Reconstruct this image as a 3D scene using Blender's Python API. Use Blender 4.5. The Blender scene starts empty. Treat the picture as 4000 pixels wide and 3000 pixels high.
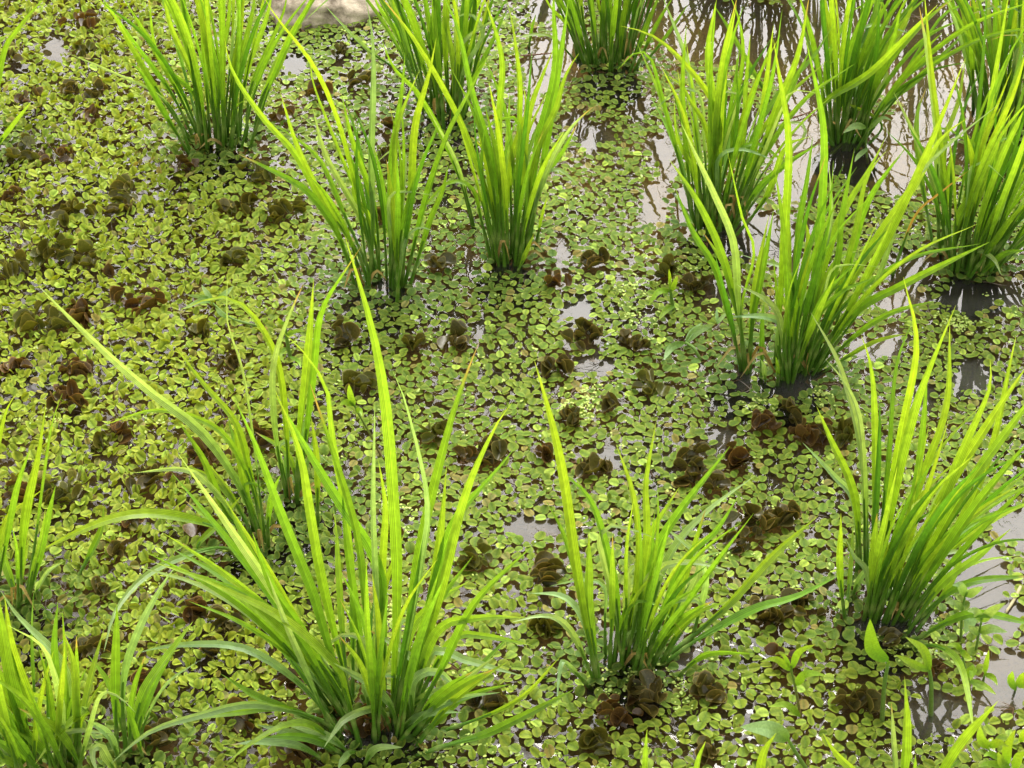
# ---- leaf traces: quadrant, then "x,y x,y ... colour width" from the water to the tip
QUAD = {'1': (0, 0, .904), '2': (2000, 0, .904), '3': (0, 1500, .904), '4': (2000, 1500, 1.576), 'M': (1300, 1000, .6329), 'B': (2600, 1950, .6329)}
TUFTS = [
 dict(q='1', base=(960,620), rx=125, ry=42, fill=26, ang=(-27,25), ln=(600,1000), dark=.4,
  label='tall upright rice tuft on the fern mat at the upper left', t='''
830,665 700,470 600,300 545,270 g
845,610 700,420 560,180 490,60 400,-30 y
850,610 740,400 560,150 420,-40 g .9
870,600 760,380 640,160 520,-30 g
835,665 720,440 460,300 290,230 b .5
880,620 850,420 690,250 640,-40 g .9
900,640 860,400 820,200 790,-60 g
880,600 830,330 740,120 700,-60 y
910,630 890,350 880,100 900,-100 g
950,600 925,350 900,120 880,-80 g
940,640 950,350 990,100 1000,-120 g
970,620 960,300 950,80 935,0 y .9
1000,600 1010,350 1040,100 1060,-80 y
1030,620 1020,350 1080,100 1110,-60 g
1030,600 1060,330 1150,80 1180,-60 y
1060,610 1080,400 1160,200 1230,30 1240,-60 g
1090,590 1130,430 1200,300 1250,170 1340,10 1370,-60 y 1.2
1110,570 1160,350 1260,150 1330,20 y .8
1010,560 960,470 905,420 g .6
1005,600 1010,480 1060,430 g .5'''),
 dict(q='1', base=(-90,640), rx=30, ry=30, fill=5, ang=(-20,15), ln=(400,700),
  label='rice tuft at the far left edge showing only two leaf tips over the fern mat', t='''
-60,640 10,250 80,120 200,-20 g
-60,680 0,610 60,530 135,440 y .9'''),
 dict(q='1', base=(1655,1215), rx=90, ry=40, fill=12, ang=(-26,14), ln=(420,760), dark=.3,
  label='spreading rice tuft left of centre with leaves fanning low to the left', t='''
1540,1230 1460,1010 1330,830 1200,750 1030,665 g 1.1
1560,1200 1440,980 1290,680 1180,560 1080,430 1000,300 970,160 y
1600,1230 1540,1080 1420,900 1290,640 1210,395 y
1620,1200 1500,950 1390,700 1280,600 1170,530 g .8
1630,1190 1560,900 1450,620 1350,350 1345,215 y .6
1640,1180 1560,950 1480,800 1400,650 1350,460 b .9
1640,1210 1620,900 1520,600 1475,400 g .9
1620,1150 1520,720 1450,480 1350,270 1200,80 1130,-30 y .9
1700,1250 1690,1000 1690,700 1735,400 1750,230 g
1690,1240 1715,900 1710,600 1760,430 1815,300 y
1720,1230 1770,900 1790,550 1850,330 1885,165 y 1.2
1740,1230 1830,900 1930,600 2040,380 2110,240 g 1.1
1760,1240 1850,970 1910,830 1940,700 g .9
1710,1310 1730,1150 1760,1020 1830,980 1885,1010 b .6
1590,1240 1610,1000 1600,700 1610,300 1600,100 1570,-40 b 1.2
1650,1200 1600,950 1530,840 1555,650 y .8
1730,1250 1680,960 1650,760 1605,600 g
1720,1290 1715,1130 1690,830 1670,690 y
1560,1180 1505,1020 1400,830 1330,760 g .8'''),
 dict(q='1', base=(2200,1120), rx=85, ry=36, fill=22, ang=(-16,18), ln=(450,820), dark=.5,
  label='upright rice tuft in the centre of the picture with yellow-green pointed tips', t='''
2050,980 1990,780 1900,560 1790,380 1700,290 1645,155 g .9
2055,975 1980,720 1850,470 b .6
2170,1130 2110,850 2000,540 1930,400 1850,260 1750,110 1640,-20 y 1.1
2190,1100 2130,700 2040,400 1980,130 1900,-50 g
2180,1000 2150,720 2095,650 2035,590 y .8
2130,1080 2130,900 2110,720 2165,590 b .8
2150,1000 2160,500 2170,250 2090,-20 y 1.1
2232,1100 2252,800 2282,500 2342,330 2392,210 y 1.2
2242,1060 2322,650 2402,480 2442,330 2502,230 y 1.1
2252,1060 2362,750 2462,560 2565,460 b .8
2262,1060 2332,800 2432,650 2497,530 g
2212,1060 2212,700 2272,500 2262,370 y
2222,1000 2242,500 2242,350 2212,100 2190,0 y
2272,1040 2322,650 2402,300 2392,0 2422,-80 g 1.4
2282,1040 2362,600 2427,200 2457,-10 g 1.2
2222,1170 2272,1100 2307,1010 y .8
2312,1050 2342,930 2367,845 y .5
2192,1100 2192,700 2202,400 y'''),
 dict(q='1', base=(1920,480), rx=110, ry=45, fill=30, ang=(-28,22), ln=(520,950), dark=.6,
  label='dense dark-stemmed rice tuft at the top beside the grey rock', t='''
1790,330 1720,150 1640,30 1600,-60 g
1890,480 1820,250 1720,60 1680,-50 g 1.1
1900,520 1870,300 1780,100 1730,-60 g
1920,560 1900,300 1880,100 1870,-100 g
1950,560 1960,300 1930,100 1920,-80 y
1980,560 2000,330 2090,140 2010,50 1965,95 b .9
1990,520 2050,300 2080,150 2120,-40 y
2000,500 2060,330 2130,180 2200,20 g .9
1970,560 2040,350 2110,240 g .9
1960,520 1980,230 2080,120 2210,60 b .7
1790,330 1700,290 1600,225 1500,130 1400,20 b .7
1790,300 1650,-60 1540,-90 1440,-20 1310,95 b .8'''),
 dict(q='2', base=(430,265), rx=120, ry=40, fill=40, ang=(-26,28), ln=(520,900), dark=.8,
  label='rice tuft with thick dark green stems at the top centre', t='''
300,260 250,100 180,-60 g
340,290 290,120 230,-80 g
360,290 350,100 330,-80 g
400,290 390,100 400,-100 g
420,300 440,100 460,-90 g
460,290 480,80 520,-90 g
480,290 520,120 590,-60 g
500,310 570,150 650,-50 g
520,300 620,120 700,-20 g .8
540,280 640,190 760,20 g .7
290,250 250,120 170,30 120,-60 y .8
300,260 160,155 0,165 b .6
70,200 85,130 103,62 g .6'''),
 dict(q='2', base=(880,960), rx=110, ry=50, fill=30, ang=(-16,38), ln=(480,900), dark=.4,
  label='loose rice tuft over pale reflecting water, one long leaf arching to the left', t='''
850,1010 850,740 900,600 870,440 760,290 620,160 470,112 y .95
820,980 790,750 720,600 700,430 y .9
800,940 740,760 720,560 g .8
870,1000 850,600 760,420 720,350 640,320 y .8
860,1000 800,600 770,350 740,220 680,60 640,-40 b
900,1000 900,600 920,300 970,20 y
880,990 870,500 845,230 885,-5 y 1.3
900,950 890,500 960,150 1000,30 g
930,900 960,500 1000,250 980,80 930,-50 g .7
920,950 1000,600 1010,400 1030,150 y .9
960,930 1040,700 1070,560 g 1.1
930,980 1020,650 1160,400 1300,250 1390,100 g
940,1000 1060,820 1200,700 1330,620 g
950,1010 1100,850 1180,640 1290,590 y
940,950 1120,560 1290,210 g 1.3
950,900 1060,600 1090,420 1130,110 y .9
850,950 770,600 715,300 y .5
960,900 1000,750 1140,700 b .7
1000,900 1130,500 1230,250 1285,-20 y 1.1
1155,545 1110,430 1010,250 930,110 870,20 g .9
700,800 740,900 790,980 g .6'''),
 dict(q='2', base=(1450,590), rx=85, ry=40, fill=40, ang=(-10,48), ln=(520,980), dark=.55,
  label='dense right-leaning rice tuft at the upper right over brown streaked water', t='''
1390,620 1330,300 1280,100 1230,-50 g
1400,560 1390,300 1380,100 1370,-60 y
1400,600 1360,300 1440,100 1490,-60 g
1440,600 1440,300 1500,100 1560,-40 g
1430,600 1560,330 1700,100 1740,-40 y 1.2
1450,600 1600,300 1750,120 1900,0 g
1460,620 1620,350 1800,150 1990,70 g .9
1480,640 1640,400 1780,220 1860,140 g
1440,620 1500,400 1560,200 1600,0 y
1420,600 1470,300 1540,-20 g
1490,620 1600,470 1760,340 2000,100 g .9
1520,600 1560,400 1640,200 1680,30 g
1520,620 1600,540 1480,460 1380,435 y .6
1400,620 1330,470 1540,320 1700,160 1840,20 y 1.2
1380,640 1520,520 1500,400 1440,200 1385,0 b 1.2'''),
 dict(q='2', base=(1215,1610), rx=85, ry=42, fill=26, ang=(-10,42), ln=(420,900), dark=.35,
  label='big bright rice tuft right of centre with one pale leaf bent flat to the left', t='''
1190,1640 1150,1500 1160,1400 1110,1370 1040,1365 935,1370 b 1.1
1200,1650 1160,1400 1100,1300 970,1230 b
1190,1600 1210,1430 1190,1330 1140,1250 1090,1230 y .8
1140,1560 1170,1200 1180,1050 1200,620 1160,350 1130,170 y 1.3
1180,1500 1220,1150 1240,950 1270,800 1300,590 g
1200,1500 1250,1200 1280,1050 1262,930 y 1.2
1230,1540 1320,1100 1350,620 1320,400 1270,170 g 1.2
1240,1550 1330,1200 1410,950 1560,700 1610,600 y 1.3
1250,1550 1310,1250 1380,950 1370,700 b
1260,1560 1400,1150 1420,950 1480,640 g
1270,1570 1390,1300 1480,1000 1530,770 1620,650 y
1280,1580 1450,1250 1600,1000 1750,780 1850,600 1970,510 y 1.4
1280,1590 1500,1250 1630,1000 1770,700 1960,250 y 1.3
1290,1590 1480,1350 1650,1250 1870,1140 2065,1045 g 1.2
1300,1590 1560,1250 1700,850 1850,660 2110,445 b .8
1300,1600 1480,1450 1640,1350 1830,1300 g .9
1310,1600 1520,1500 1620,1460 1720,1440 y .7
1230,1560 1320,1300 1400,1130 1460,1095 1520,1080 y
1240,1590 1330,1480 1480,1430 y .9
1250,1530 1270,1400 1200,1180 1080,1130 990,1100 b .8
1270,1500 1330,1000 1350,780 y .6
1300,1560 1430,1380 1560,1130 1640,960 y .9
1400,1400 1480,1050 1550,850 1700,640 g
1100,1640 1090,1590 1075,1555 b .8
1150,1645 1150,1590 1140,1540 g .6
1230,1600 1220,1300 1170,1100 g
1640,1180 1740,940 1850,835 1970,740 o .45'''),
 dict(q='2', base=(1010,1590), rx=30, ry=18, fill=3, ang=(-20,5), ln=(300,550), dark=.3,
  label='slim cluster of rice stalks just left of the big bright tuft', t='''
1000,1590 940,1380 880,1160 780,1000 700,800 g
1020,1610 980,1300 960,1050 880,850 800,680 730,530 b 1.1
1030,1600 970,1330 910,1100 830,920 760,800 680,690 y 1.2
1020,1610 1040,1350 1060,1200 1110,930 y
1010,1600 990,1350 1050,1090 1000,950 930,650 y .5
1030,1610 1040,1400 1080,1200 1130,910 g
1080,1640 1080,1400 1090,1300 g .8'''),
 dict(q='2', base=(1990,1150), rx=110, ry=50, fill=62, ang=(-14,56), ln=(560,1150), dark=.6,
  label='dense dark rice tuft at the right edge with stems massed above dark water', t='''
1900,1180 1930,950 1990,850 2090,650 2115,565 y 1.3
1860,1100 1830,850 1790,700 1700,500 1650,400 b .8
1850,1050 1840,700 1840,560 1800,250 1760,30 b 1.2
1880,1080 1870,650 1930,450 1960,250 y 1.2
1830,1060 1760,700 1750,500 1790,380 g
1900,1100 1960,900 1990,700 1940,520 y
1920,1150 2020,850 2150,600 2230,560 y
1960,1190 2100,900 2250,700 g
1970,1190 2150,950 2260,850 g
1980,1190 2120,1000 2260,940 g
1900,1100 2000,700 2130,370 2160,300 y
1930,1130 2040,700 2160,420 2230,200 y
2000,1190 2120,1100 2230,1080 g
1860,1070 1880,800 1900,640 g
2000,1150 2010,1090 2080,1120 2115,1190 b .8
1960,1180 2050,900 2100,620 2150,600 2180,640 g 1.1'''),
 dict(q='2', base=(2130,520), rx=110, ry=45, fill=50, ang=(-18,24), ln=(520,1000), dark=.9,
  label='dark green rice tuft in the top right corner, behind the other tufts', t='''
2000,470 1990,250 1980,0 g
1960,450 1990,250 1930,100 1920,30 b
2040,500 2010,200 2010,-40 y 1.3
2150,500 2130,250 2170,100 2190,-40 y
2100,500 2090,250 2080,0 g'''),
 dict(q='4', base=(925,570), rx=60, ry=26, fill=34, ang=(5,56), ln=(450,950), dark=.35,
  label='large rice tuft at the lower right leaning far out to the right', t='''
830,580 812,450 815,320 y .9
830,580 838,450 845,350 y .8
895,590 880,470 850,430 828,385 b .8
840,530 870,470 930,435 b .9
860,470 850,300 800,230 720,145 b .9
870,460 850,280 790,140 755,55 y 1.1
885,470 870,200 815,-34 740,-178 b
880,460 865,120 825,0 778,-60 b .9
890,500 900,250 895,-10 866,-120 y
900,500 960,150 1003,-90 970,-265 y
910,510 950,250 1000,50 1032,-37 1100,-195 y 1.3
900,520 930,200 950,-35 993,-160 g .8
930,530 1010,250 1075,60 1085,-150 y
940,560 1000,250 1020,100 1030,-50 g
950,560 1060,300 1180,100 1280,-50 y 1.4
950,570 1100,300 1269,60 1330,-20 y 1.4
960,580 1130,330 1300,120 g 1.3
960,580 1150,380 1300,230 g
970,620 1060,500 1150,430 1235,360 y 1.1
960,640 1100,580 1180,570 1269,590 1330,600 g 1.1
975,600 1110,500 1290,475 g
990,620 1080,500 1110,430 1105,375 y .9
980,600 1040,450 1100,415 1150,430 b .8
900,570 930,450 950,365 y 1.5
890,550 900,400 905,320 y 1.2
980,640 1050,650 1110,700 1145,860 y
940,280 955,235 890,195 b .7
950,570 1100,200 1180,20 1185,-60 y 1.2
960,560 1160,250 1250,-120 y 1.1'''),
 dict(q='4', base=(295,690), rx=75, ry=25, fill=26, ang=(-15,38), ln=(330,720), dark=.3,
  label='open rice tuft at the lower centre right with two long leaves reaching right', t='''
215,740 180,560 130,380 85,290 g .9
215,735 165,500 130,250 100,100 56,-57 y 1.3
220,740 190,560 190,450 190,370 y 1.3
250,700 260,550 200,300 110,212 g 1.1
200,620 160,420 155,385 175,410 b .8
270,700 310,450 300,280 258,150 y
275,700 330,400 330,250 358,90 y
300,690 340,400 370,330 415,255 y
300,690 350,450 400,340 540,155 g 1.2
310,690 380,450 470,330 605,225 b
320,690 420,450 500,370 560,280 g
330,690 420,500 480,310 y
340,690 440,630 540,540 640,430 760,325 y 1.3
350,700 450,640 600,560 700,530 810,475 g 1.2
400,720 480,670 600,668 g .8
280,690 330,500 400,445 470,445 545,465 b 1.1
340,680 440,520 460,430 365,345 b
440,640 480,500 475,430 530,415 b .8
290,690 290,620 350,608 b .7
210,720 180,600 130,530 40,518 b
210,730 150,620 90,575 0,590 b .9
200,740 130,690 118,720 112,790 b .7'''),
 dict(q='3', base=(1640,1480), rx=120, ry=60, fill=20, ang=(-30,30), ln=(300,800), dark=.3, more=[(9,1380,1600,1380,1540,-54,-26,550,1250),(9,1680,1800,1420,1560,40,78,260,560),(3,1420,1560,1500,1600,-85,-60,250,600)],
  label='largest rice tuft, bottom left of centre, with long leaves arching out on every side', t='''
1560,1560 1480,1300 1430,1200 1200,1000 860,840 y 1.3
1540,1500 1400,1280 1250,1050 1050,900 870,830 g
1480,1480 1250,1180 1020,880 740,710 g 1.2
1440,1400 1250,1150 1000,920 640,730 g 1.1
1560,1520 1450,1300 1250,1050 980,820 700,640 y 1.2
1500,1540 1350,1350 1170,1200 1000,1130 750,1130 600,1160 b
1440,1480 1300,1430 1100,1350 950,1250 g 1.1
1500,1520 1380,1450 1100,1380 900,1420 650,1500 480,1640 b
1480,1480 1250,1400 1000,1420 800,1455 g
1500,1560 1350,1480 1230,1480 1080,1560 980,1640 y 1.1
1440,1620 1300,1570 1150,1550 990,1560 b 1.2
1550,1560 1510,1600 1460,1670 b 1.1
1560,1500 1430,1170 1350,900 1230,600 1100,250 1010,60 g 1.2
1530,1400 1450,1100 1380,800 1330,500 1290,280 1190,30 y 1.2
1660,1400 1660,1000 1630,760 1450,480 1280,200 1190,50 g 1.4
1520,1400 1530,800 1500,600 g
1600,1400 1500,700 1480,450 g
1620,1400 1580,1000 1540,650 1440,300 1340,0 g
1640,1400 1620,800 1610,500 1620,80 b .8
1640,1300 1650,800 1665,540 1635,330 y
1690,1430 1720,900 1700,450 1660,30 1590,-309 1490,-639 y 1.4
1720,1400 1800,800 1900,350 1980,60 2070,-180 g 1.2
1700,1450 1820,800 1850,500 1760,100 1700,-50 b .8
1740,1450 1900,900 2000,500 2130,200 2212,80 y 1.2
1750,1450 1850,1000 1960,600 2100,430 2230,270 g 1.2
1780,1400 1880,800 1930,350 y 1.3
1730,1400 1760,1100 1870,950 2030,850 y 1.3
1730,1500 1900,1250 2050,950 2300,700 g
1740,1490 1950,1350 2080,1220 2212,1080 g 1.2
1750,1560 1950,1400 2050,1330 g .9
1740,1600 1900,1570 2080,1520 2250,1440 2480,1320 g 1.1
1790,1480 1780,1300 1860,1240 1920,1260 1990,1340 b 1.2
1690,1450 1800,1280 1760,1170 1590,1060 b 1.1
1720,1500 1690,1400 1600,1300 1440,1205 b 1.1
1690,1480 1640,1400 1500,1440 1440,1510 1400,1570 b 1.1
1760,1400 1880,1080 2060,1010 2270,1010 y 1.2
1780,1400 1870,1160 2000,1190 2250,1260 b 1.1
1780,1380 1950,1110 2100,1090 2300,1130 y
1560,1640 1620,1580 1740,1570 b
1470,1300 1380,980 1310,835 y
1500,1400 1460,700 1440,540 y
1560,1250 1500,600 1440,250 1400,-20 1220,-229 y .9
1520,1350 1230,950 1100,760 970,480 g 1.1
1500,1400 1330,1100 1180,880 1090,640 g 1.1
1830,1500 2212,1380 2420,1180 y .6'''),
 dict(q='3', base=(1270,500), rx=50, ry=25, fill=4, ang=(-20,20), ln=(250,450), dark=.25,
  label='pair of thick rice stalks behind the largest tuft, one leaf looping left', t='''
1280,510 1290,300 1330,-100 1355,-444 y 1.2
1240,500 1190,200 1180,-80 1250,-300 1310,-430 b .9
1290,460 1350,-50 1380,-300 1450,-430 1560,-594 g 1.1
1250,500 1230,150 1190,-120 1060,-330 930,-379 790,-324 y
1290,480 1250,310 1100,205 y .8
1370,620 1370,350 1345,145 y .9
1215,630 1180,480 1130,400 g .9'''),
 dict(q='3', base=(1120,700), rx=45, ry=45, fill=5, ang=(-45,0), ln=(250,450), dark=.25,
  label='low rice tuft with one very long blade reaching to the upper left', t='''
1130,660 1030,430 870,200 700,70 500,-100 300,-290 170,-421 b 1.35
1130,700 980,560 880,330 770,160 g
1150,640 1080,380 1020,170 880,0 750,-170 y .9
1140,650 1080,420 960,210 780,125 640,115 440,182 y .8
1110,740 1000,550 880,410 780,365 570,385 b .9
1100,740 980,710 850,725 640,820 500,980 448,1160 b .9
1000,700 850,710 960,590 1045,480 y .9
1150,760 1000,650 800,580 600,560 400,610 150,732 y 1.3
1100,640 1050,400 1010,165 y 1.1
1120,620 1040,350 985,140 g .8
1150,700 1060,0 985,-250 985,-480 b .35
1130,760 930,610 795,500 y
1160,720 1130,600 1110,460 y .6'''),
 dict(q='3', base=(85,950), rx=25, ry=15, fill=3, ang=(-15,25), ln=(200,420), dark=.2,
  label='small rice tuft at the left edge with one broad upright bright leaf', t='''
80,960 100,600 160,300 200,75 y 1.35
100,960 180,700 240,440 g
80,950 20,750 0,690 -20,640 y 1.3
-60,900 20,600 110,510 188,453 y
-30,900 60,500 130,280 g .9
-80,500 10,160 65,45 y .9
110,950 200,820 280,765 b .6
100,940 150,700 220,200 270,40 g .4
300,860 430,650 450,525 g .9'''),
 dict(q='3', base=(190,1700), rx=170, ry=40, fill=30, ang=(-45,22), ln=(250,700), dark=.3,
  label='dense rice tuft in the bottom left corner with pale folded leaves', t='''
150,1700 50,1300 0,1000 -20,860 g 1.4
230,1660 120,1350 50,1150 20,920 y 1.3
250,1660 270,1400 200,1150 100,1080 30,1040 b
300,1640 280,1250 80,1010 0,890 b 1.2
300,1640 240,1200 250,940 g
260,1660 280,1400 280,1190 g 1.1
320,1640 320,1250 275,1075 y
340,1660 335,1300 330,1090 g .8
330,1640 330,1450 390,1395 260,1510 150,1645 y 1.5
-80,1360 60,1350 150,1350 290,1400 y 1.5
380,1700 250,1500 80,1400 y 1.1
200,1700 50,1500 -60,1430 g 1.2
220,1700 20,1560 -80,1540 g 1.2
300,1700 120,1520 -40,1400 g 1.2
160,1700 60,1640 -60,1600 g 1.1
520,1700 440,1570 395,1590 425,1690 b 1.2
520,1640 470,1520 370,1450 b 1.1
150,1500 140,1100 145,900 g .5'''),
 dict(q='3', base=(560,1600), rx=35, ry=15, fill=2, ang=(-20,20), ln=(250,450), dark=.2,
  label='slender rice cluster of few upright stalks near the bottom left corner', t='''
500,1600 500,1300 505,950 g 1.2
540,1600 530,1300 590,1080 700,870 760,790 b
560,1600 590,1440 640,1300 760,1130 835,1025 y 1.3
600,1580 620,1480 720,1300 870,1190 b .5
560,1600 480,1320 380,1170 g .9
620,1620 580,1480 540,1380 g .8'''),
 dict(q='4', base=(985,1090), rx=30, ry=15, fill=3, ang=(-20,35), ln=(200,330), dark=.2,
  label='rice tuft poking up from the bottom edge at the right with a spear-like central leaf', t='''
960,1080 975,900 973,725 y 1.2
970,1080 950,950 940,790 b .7
1000,1060 1100,900 1205,785 y 1.4
1020,1060 1060,980 1110,930 g .8
980,1060 820,930 770,865 y 1.2'''),
 dict(q='4', base=(560,1100), rx=60, ry=15, fill=2, ang=(-20,20), ln=(150,250), dark=.2,
  label='rice tips just showing above the bottom edge right of centre', t='''
600,1090 620,930 655,865 y 1.2
450,1080 460,950 480,885 y .9
325,1060 330,950 335,855 y .7'''),
 # behind the picture's top edge: they show as reflections in the open water
 dict(q='2', base=(1020,-140), rx=120, ry=40, fill=50, ang=(-25,30), ln=(750,1150), dark=.8, t='',
  label='rice tuft beyond the top edge, first right of the top centre tuft'),
 dict(q='2', base=(1760,-190), rx=120, ry=40, fill=50, ang=(-10,40), ln=(750,1150), dark=.8, t='',
  label='rice tuft beyond the top edge reflected in the brown water at the upper right'),
 dict(q='2', base=(2420,-100), rx=110, ry=40, fill=30, ang=(-10,30), ln=(750,1150), dark=.8, t='',
  label='rice tuft beyond the top right corner of the picture'),
 dict(q='2', base=(300,-330), rx=110, ry=40, fill=30, ang=(-25,30), ln=(700,1000), dark=.8, t='',
  label='rice tuft beyond the top edge behind the top centre tuft'),
]
# curled brown ferns: quadrant x y radius hue (d dark olive, o olive, r red brown)
FERNS = '''
1 375 120 90 r;1 390 240 60 o;1 290 405 50 d;1 120 440 45 r;1 420 420 50 d;1 390 530 70 r;1 120 680 90 o;1 250 690 80 r
1 540 850 80 o;1 330 950 90 o;1 510 930 60 d;1 1020 900 100 o;1 1230 940 90 o;1 1110 760 100 o;1 800 730 55 r;1 60 870 55 r
1 230 1130 90 o;1 380 1150 80 o;1 60 1180 70 o;1 610 1330 100 r;1 200 1420 120 o;1 330 1380 90 r;1 1000 1150 60 o;1 870 1450 60 o
1 1010 1570 85 d;1 1450 240 60 d;1 1560 370 50 d;1 1400 420 60 r;1 1220 520 50 r;1 1650 950 60 d;1 1470 1480 60 d;1 1900 1150 60 d
1 1960 1490 70 d;1 1800 1510 60 o;1 1660 560 45 r;1 340 1620 80 r;1 475 1200 32 r;1 80 1620 70 r;1 1690 700 40 d;1 60 270 50 d
2 350 1150 60 d;2 190 1230 58 r;2 310 1480 100 d;2 490 1490 55 d;2 180 1610 65 d;2 650 1190 60 o;2 560 1510 45 d;2 800 1250 60 d
3 290 90 95 r;3 540 210 60 r;3 440 290 50 o;3 900 330 100 r;3 620 440 85 d;3 760 430 42 r;3 280 480 110 o;3 120 500 95 r
3 560 620 55 r;3 520 760 42 d;3 850 1020 60 r;3 980 1060 65 d;3 900 1160 60 d;3 400 1160 85 d;3 620 1340 85 r;3 1070 1460 70 r
3 700 1550 80 d;3 1290 1600 70 r;3 2060 800 70 o;3 2130 320 75 d;3 2000 340 50 r;3 1880 240 55 o;3 1700 650 42 r;3 2110 1380 85 d
3 880 660 60 r;3 1150 270 60 r;3 1570 20 80 o;3 1260 1300 45 r;3 1600 1500 60 r;3 450 900 34 d
4 160 100 33 d;4 205 220 45 d;4 90 185 28 r;4 440 215 70 d;4 500 260 40 d;4 740 130 60 r;4 810 150 45 o;4 620 110 34 r
4 340 18 42 o;4 240 60 26 d;4 590 365 60 d;4 665 350 45 d;4 560 410 36 d;4 640 580 55 d;4 720 570 55 d;4 90 480 55 d
4 85 620 42 o;4 270 820 65 r;4 330 785 60 d;4 500 770 48 d;4 870 805 55 d;4 660 700 50 r;4 210 905 38 o;4 485 925 30 d
4 560 190 42 r;4 700 90 34 d;4 1050 710 26 r;4 940 640 30 d'''
# small broad-leaved weeds: quadrant | stem | leaves ; widths in mm
WEEDS = [
 ('4', '722,832 700,740 692,712 695,690', ['692,712 655,682 615,688 11','695,705 710,665 752,645 11','690,700 675,675 665,670 6','703,748 730,718 780,722 13','715,825 680,795 635,800 11'], 'light green seedling with five lance-shaped leaves on a pinkish stem at the lower right'),
 ('M', '2115,350 2090,260 2080,190', ['2080,215 2010,220 1950,300 11','2090,220 2110,170 2130,120 10','2080,190 2080,120 2075,80 6','2110,310 2060,330 2010,395 11'], 'light green weed seedling left of the slim rice stalks'),
 ('2', '830,1560 790,1510 750,1480', ['750,1480 690,1500 655,1555 14','750,1480 800,1430 880,1400 16','750,1480 780,1430 820,1395 9','885,1400 910,1370 935,1350 8','890,1395 885,1360 885,1330 6'], 'broad-bladed floating grass shoot lying left of the slim rice stalks'),
 ('1', '1170,1395 1080,1400 990,1370 920,1310', ['920,1310 870,1300 790,1335 9','920,1300 890,1260 870,1230 10','930,1300 970,1270 1010,1235 11','910,1290 850,1280 810,1275 9','985,1375 950,1350 930,1330 9'], 'pale creeping weed with a yellow stem floating on the fern mat at the left'),
 ('M', '320,1250 230,1100 150,960 130,910', ['130,930 110,860 100,790 12','130,920 80,900 40,920 11','140,960 170,950 180,990 9'], 'weed sprout with rounded leaves and thin red stem behind the largest tuft'),
 ('1', '1260,1560 1240,1470 1230,1400', ['1230,1400 1210,1390 1200,1370 8','1235,1450 1280,1430 1320,1430 8','1240,1500 1210,1530 1230,1570 9','1250,1540 1290,1560 1300,1590 7'], 'small thin-stemmed weed beside the pair of thick rice stalks'),
 ('B', '1830,880 1830,700 1850,590', ['1840,690 1790,640 1720,640 11','1850,600 1820,530 1770,530 14','1850,600 1900,570 1960,540 14','1840,700 1880,740 1850,830 20'], 'broad-leaved weed shoot by the right edge, leftmost in the grey water'),
 ('B', '1910,960 1930,850 1950,750', ['1935,820 2010,800 2110,820 15','1945,760 2010,690 2100,640 15','1950,750 1910,690 1860,690 14','1935,840 1890,800 1870,780 10'], 'broad-leaved weed by the right edge with leaves spreading right over grey water'),
 ('B', '1860,1120 1850,1060 1825,930', ['1825,930 1850,960 1895,990 10','1825,930 1790,900 1730,900 9','1855,1100 1900,1050 1880,1120 16','1865,1120 1960,1150 2040,1205 11'], 'lower weed shoot with drooping leaves above the grey water patch at the lower right'),
 ('B', '1960,1120 1970,1080', ['1970,1080 1980,1010 1995,930 8','1970,1080 2020,1100 2050,1150 9'], 'tiny upright two-leaved sprout in the grey water at the lower right'),
 ('B', '2070,1690 2050,1620 1990,1540', ['1990,1540 1950,1480 1940,1400 14','2000,1530 2060,1500 2120,1530 12','2110,1640 2110,1540 2160,1420 14','2060,1600 2000,1570 1960,1590 10','2130,1670 2080,1630 2050,1560 13','2150,1680 2180,1590 2230,1560 14','2110,1650 2000,1630 1930,1650 11','2190,1500 2210,1450 2230,1400 10'], 'bushy light green weed in the bottom right corner'),
 ('B', '1340,1380 1350,1150 1375,1010', ['1375,1005 1280,920 1262,740 22'], 'smooth green stalk with one broad upright blue-green leaf below the lower right rice tuft'),
 ('B', '1645,1330 1640,1150 1628,1050', ['1630,1060 1590,930 1480,850 14','1630,1060 1540,1020 1420,960 12'], 'thin green stalk with two dark narrow leaves below the lower right rice tuft'),
 ('B', '920,1690 840,1620 760,1490', ['760,1490 640,1420 460,1405 26'], 'curved green stalk ending in one pale grey-green leaf at the bottom right'),
 ('2', '1540,680 1530,620 1540,560', ['1530,550 1480,545 1430,575 14','1540,560 1600,510 1640,520 10','1540,640 1500,670 1480,700 10'], 'broad-leaved weed behind the big bright right-leaning tuft'),
 ('B', '2160,1180 2170,1120', ['2160,1180 2130,1120 2140,1060 12','2165,1150 2200,1100 2230,1060 12','2170,1150 2220,1150 2260,1180 10'], 'leafy weed sprig cut by the right edge above the bottom right corner'),
]
import bpy, math, random
from mathutils import Vector, Matrix, noise
import numpy as np
random.seed(11)
R = math.radians
scene = bpy.context.scene
COL = scene.collection
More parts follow.
